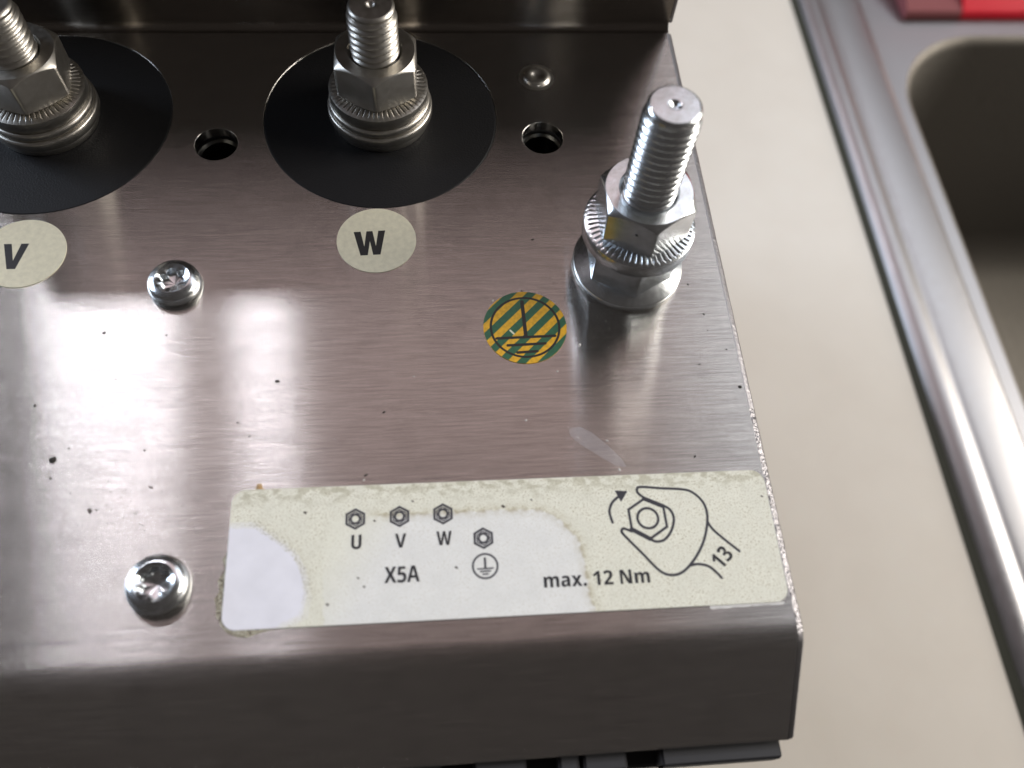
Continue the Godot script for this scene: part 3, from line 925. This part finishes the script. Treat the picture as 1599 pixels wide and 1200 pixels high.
func build_sink() -> void:
	var sink := empty("sink", self, Vector3(173, COUNTER_Y, 0))
	tag(sink, "stainless steel kitchen sink set into the pale counter on the right", "sink")
	var m := mat("sink_steel", lin(0.35, 0.34, 0.345), 0.42, 1.0)
	var sn := NoiseTexture2D.new()
	sn.noise = noise(0.03, 81, 4); sn.width = 512; sn.height = 512; sn.seamless = true
	var sr := Gradient.new()
	sr.set_color(0, Color(0.75, 0.75, 0.75)); sr.set_color(1, Color(1, 1, 1))
	sn.color_ramp = sr
	m.roughness_texture = sn
	m.uv1_triplanar = true; m.uv1_scale = Vector3(18, 18, 18)
	var X := 173.0
	var rings := []
	# [inset from the rim's outer edge, height over the counter, corner radius]
	for q in [[-0.5, 0.1, 12.0], [0.4, 1.2, 12.0], [2.5, 2.6, 11.0], [6.0, 3.0, 10.0], [8.6, 2.5, 9.0], [10.0, 1.3, 8.0], [11.6, 1.7, 7.5], [14.0, 1.9, 7.0], [26.5, 1.6, 6.0], [28.6, 1.0, 6.0], [30.2, -1.2, 6.0], [31.2, -1.8, 6.0]]:
		rings.append(rrect(q[0], 470 - q[0], -460 + q[0], 70 - q[0], q[2] + 14.0, q[1]))
	var st := begin()
	for i in rings.size() - 1: band(st, rings[i + 1], rings[i], 1)
	commit(st, "rim", m, sink)
	st = begin()
	band(st, rrect(-0.4, 470.4, -460.4, 70.4, 26.0, 0.9), rrect(-3.6, 473.6, -463.6, 73.6, 29.0, 0.05), 1)
	commit(st, "shadow_gap", mat("gap_shade", lin(0.030, 0.032, 0.018), 0.6), sink)  # dark olive strip put in for the shadow gap round the rim
	st = begin()
	var bowl := rrect(37.2, 430, -309.2, 30, 44.0, -2.3)
	band(st, rrect(36.0, 431, -310.5, 31.5, 45.0, -1.9), rings[rings.size() - 1], 1)
	commit(st, "deck", m, sink)
	st = begin()
	var b2 := rrect(39.0, 428, -307.4, 28, 43.0, -6.0)
	var b3 := rrect(42.0, 425, -304.0, 25, 42.0, -140.0)
	var b4 := rrect(58.0, 406, -288.0, 6, 34.0, -172.0)
	var b5 := rrect(200.0, 260, -140.0, -90, 10.0, -174.0)
	band(st, bowl, rrect(36.0, 431, -310.5, 31.5, 45.0, -1.9), 1)
	band(st, b2, bowl, 1)
	band(st, b3, b2, 1)
	band(st, b4, b3, 1)
	band(st, b5, b4, 1)
	band(st, rrect(228, 232, -117, -113, 1.0, -176.0), b5, 1)
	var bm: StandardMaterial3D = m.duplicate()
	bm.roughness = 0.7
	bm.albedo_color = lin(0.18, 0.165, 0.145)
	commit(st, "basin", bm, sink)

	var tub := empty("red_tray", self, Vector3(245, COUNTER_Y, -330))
	tag(tub, "bright red plastic tray on the sink deck behind the basin", "tray")
	var red := mat("red_plastic", lin(0.75, 0.008, 0.03), 0.35)
	for piece in [["tray_body", red, 4.0, 160.0, 34.0, 40.0], ["maroon_reflection", mat("reflection_maroon", lin(0.24, 0.065, 0.07), 0.8), -23.0, 3.6, 14.0, 30.0]]:  # second piece: maroon block for a dark red reflection, put in as colour
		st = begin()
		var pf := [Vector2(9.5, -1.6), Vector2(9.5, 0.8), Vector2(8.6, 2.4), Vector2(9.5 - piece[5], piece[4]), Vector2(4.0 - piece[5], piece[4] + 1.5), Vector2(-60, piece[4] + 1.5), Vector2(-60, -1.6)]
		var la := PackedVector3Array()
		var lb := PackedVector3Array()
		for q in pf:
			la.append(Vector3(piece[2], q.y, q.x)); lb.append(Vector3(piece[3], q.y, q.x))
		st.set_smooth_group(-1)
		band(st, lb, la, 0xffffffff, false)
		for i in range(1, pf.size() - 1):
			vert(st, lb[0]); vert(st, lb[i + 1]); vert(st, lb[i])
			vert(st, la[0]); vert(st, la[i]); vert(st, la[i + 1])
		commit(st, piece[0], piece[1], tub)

func build_counter() -> void:
	var m := mat("cream_worktop", Color(1, 1, 1), 0.3)
	var nt := NoiseTexture2D.new()
	nt.noise = noise(0.012, 91, 5); nt.width = 512; nt.height = 512; nt.seamless = true
	var g := Gradient.new()
	g.set_color(0, Color(0.835, 0.81, 0.77)); g.set_color(1, Color(0.85, 0.828, 0.79))
	nt.color_ramp = g
	m.albedo_texture = nt
	m.uv1_triplanar = true; m.uv1_scale = Vector3(6, 6, 6)
	var st := begin()
	# the worktop as a slab with a cut-out for the basin
	st.set_smooth_group(-1)
	var y := COUNTER_Y
	var hx0 := 180.0
	var hx1 := 640.0
	for r in [[-500.0, hx0, -560.0, 90.0], [hx1, 900.0, -560.0, 90.0], [hx0, hx1, -560.0, -452.0], [hx0, hx1, 62.0, 90.0]]:
		box(st, Vector3(r[0], y - 38, r[2]), Vector3(r[1], y, r[3]), 0.0)
	var o := commit(st, "countertop", m, self)
	tag(o, "pale cream worktop under the steel unit and round the sink", "", "", "structure")

# ------------------------------------------------------------------ light
# a window or added light at the given direction and distance from the plate, facing it: a glowing face and an area light just in front
func glowing(called: String, part: String, label: String, category: String, centre: Vector3, target: Vector3, size: Vector2, radiance: float, col: Color) -> void:
	var root := Node3D.new()
	root.name = called
	add_child(root, true)
	root.position = centre
	root.basis = Basis.looking_at(target - centre, Vector3.UP)
	tag(root, label, category)
	var fm := mat("white_frame", Color(0.75, 0.75, 0.73), 0.5)
	var sx := size.x * 500
	var sy := size.y * 500
	var st := begin()
	box(st, Vector3(-sx - 30, -sy - 30, 2), Vector3(sx + 30, sy + 30, 40), 2.0)
	commit(st, "frame", fm, root)
	var gm := mat("lit_" + part, Color(0.8, 0.8, 0.8), 0.3)
	gm.emission_enabled = true
	gm.emission = col
	gm.emission_energy_multiplier = minf(radiance, 1.0) * 0.5
	st = begin()
	box(st, Vector3(-sx, -sy, -2), Vector3(sx, sy, 1.5), 0.0)
	commit(st, part, gm, root)
	var l := AreaLight3D.new()
	l.name = "light"
	l.area_size = size
	l.area_normalize_energy = true
	l.light_color = col
	l.light_energy = radiance * size.x * size.y / PI
	l.area_range = 20.0
	l.shadow_enabled = true
	root.add_child(l)
	l.position = Vector3(0, 0, -0.006)

func _ready() -> void:
	rng.seed = 7
	var cam := Camera3D.new()
	cam.name = "camera"
	add_child(cam)
	cam.basis = Basis(Vector3(CAM[0], CAM[3], CAM[6]), Vector3(CAM[1], CAM[4], CAM[7]), Vector3(CAM[2], CAM[5], CAM[8])).orthonormalized()
	cam.position = Vector3(0, 115.15, 0) * MM
	cam.fov = 47.593
	cam.near = 0.01
	cam.far = 20.0
	cam.current = true
	var attr := CameraAttributesPhysical.new()
	attr.frustum_focal_length = 27.2
	attr.frustum_focus_distance = 0.142
	attr.exposure_aperture = 14.0
	attr.frustum_near = 0.01
	attr.frustum_far = 20.0
	cam.attributes = attr
	var env := Environment.new()
	env.background_mode = Environment.BG_COLOR
	env.background_color = lin(0.056, 0.050, 0.047)
	env.tonemap_mode = Environment.TONE_MAPPER_LINEAR
	env.tonemap_exposure = 1.0
	env.sdfgi_enabled = true
	env.ssao_enabled = true
	env.ssil_enabled = true
	var we := WorldEnvironment.new()
	we.name = "world_environment"
	we.environment = env
	add_child(we)

	var aim := Vector3(-0.03, 0, -0.05)
	# three narrow high panes behind and to the left; the upright panel cuts their light off along a line across the plate
	var yz := Vector3(0, 0.766, -0.643) * 2.1
	var spans := [[-0.70, -0.425], [-0.56, -0.428], [-0.400, -0.270], [-0.208, -0.146]]
	for s in spans:
		var xa: float = s[0] / sqrt(1 - s[0] * s[0]) * 2.1
		var xb: float = s[1] / sqrt(1 - s[1] * s[1]) * 2.1
		var c := yz + Vector3((xa + xb) / 2, 0, 0) + aim
		var rad: float = [9.0, 15.0, 56.0, 52.0][spans.find(s)]
		if s[0] < -0.6:
			# in its place an unseen broad light, added to brighten the earth stud
			glowing("left_fill_light", "pane", "tall bright light panel at the far left, unseen and added", "window", Vector3(-2.3, 1.05, -0.95), aim, Vector2(1.3, 1.1), 10.0, Color(0.86, 0.92, 1.0))
			continue
		glowing("clerestory_window", "pane", ["", "dimmest of three narrow high windows behind the unit, partly shaded", "longest of three narrow high windows behind the unit", "shortest of three narrow high windows behind the unit"][spans.find(s)], "window", c, c - yz, Vector2(xb - xa, 0.075), rad, Color(0.97, 0.965, 1.0))
	# unseen dim light at the right, added for sink rim and plate edge
	glowing("rear_fill_light", "pane", "pale unseen light panel, added, beyond the sink on the right", "window", Vector3(1.0, 1.25, -1.0), aim, Vector2(1.0, 0.8), 1.7, Color(0.95, 0.97, 1.0))
	glowing("right_fill_light", "pane", "unseen bright added door at the far right of the sink", "light_panel", Vector3(2.0, 0.85, -0.25), aim, Vector2(1.2, 1.3), 10.5, Color(1.0, 0.975, 0.935))  # unseen bright panel, added to light counter, label and stud threads
	# soft warm-grey overhead panel, unseen and added as fill light
	glowing("overhead_fill_light", "fill_face", "broad dim light panel overhead, unseen and added as fill", "lamp", Vector3(0.14, 2.15, -1.62), Vector3(0.14, 0, -1.61), Vector2(2.3, 1.55), 0.47, Color(1.0, 0.86, 0.85))

	make_materials()
	build_counter()
	var unit := empty("electrical_unit", self, Vector3.ZERO)
	tag(unit, "brushed steel electrical unit with threaded terminals, round stickers and a yellowed label", "electrical unit")
	build_box(unit)
	build_sink()
	build_fasteners(unit)
	build_stickers(unit)

# camera axes fitted to the photograph (rows of the rotation)
const CAM := [0.995424, 0.035705, -0.088637, 0.062164, 0.462508, 0.884433, 0.072574, -0.885896, 0.458172]
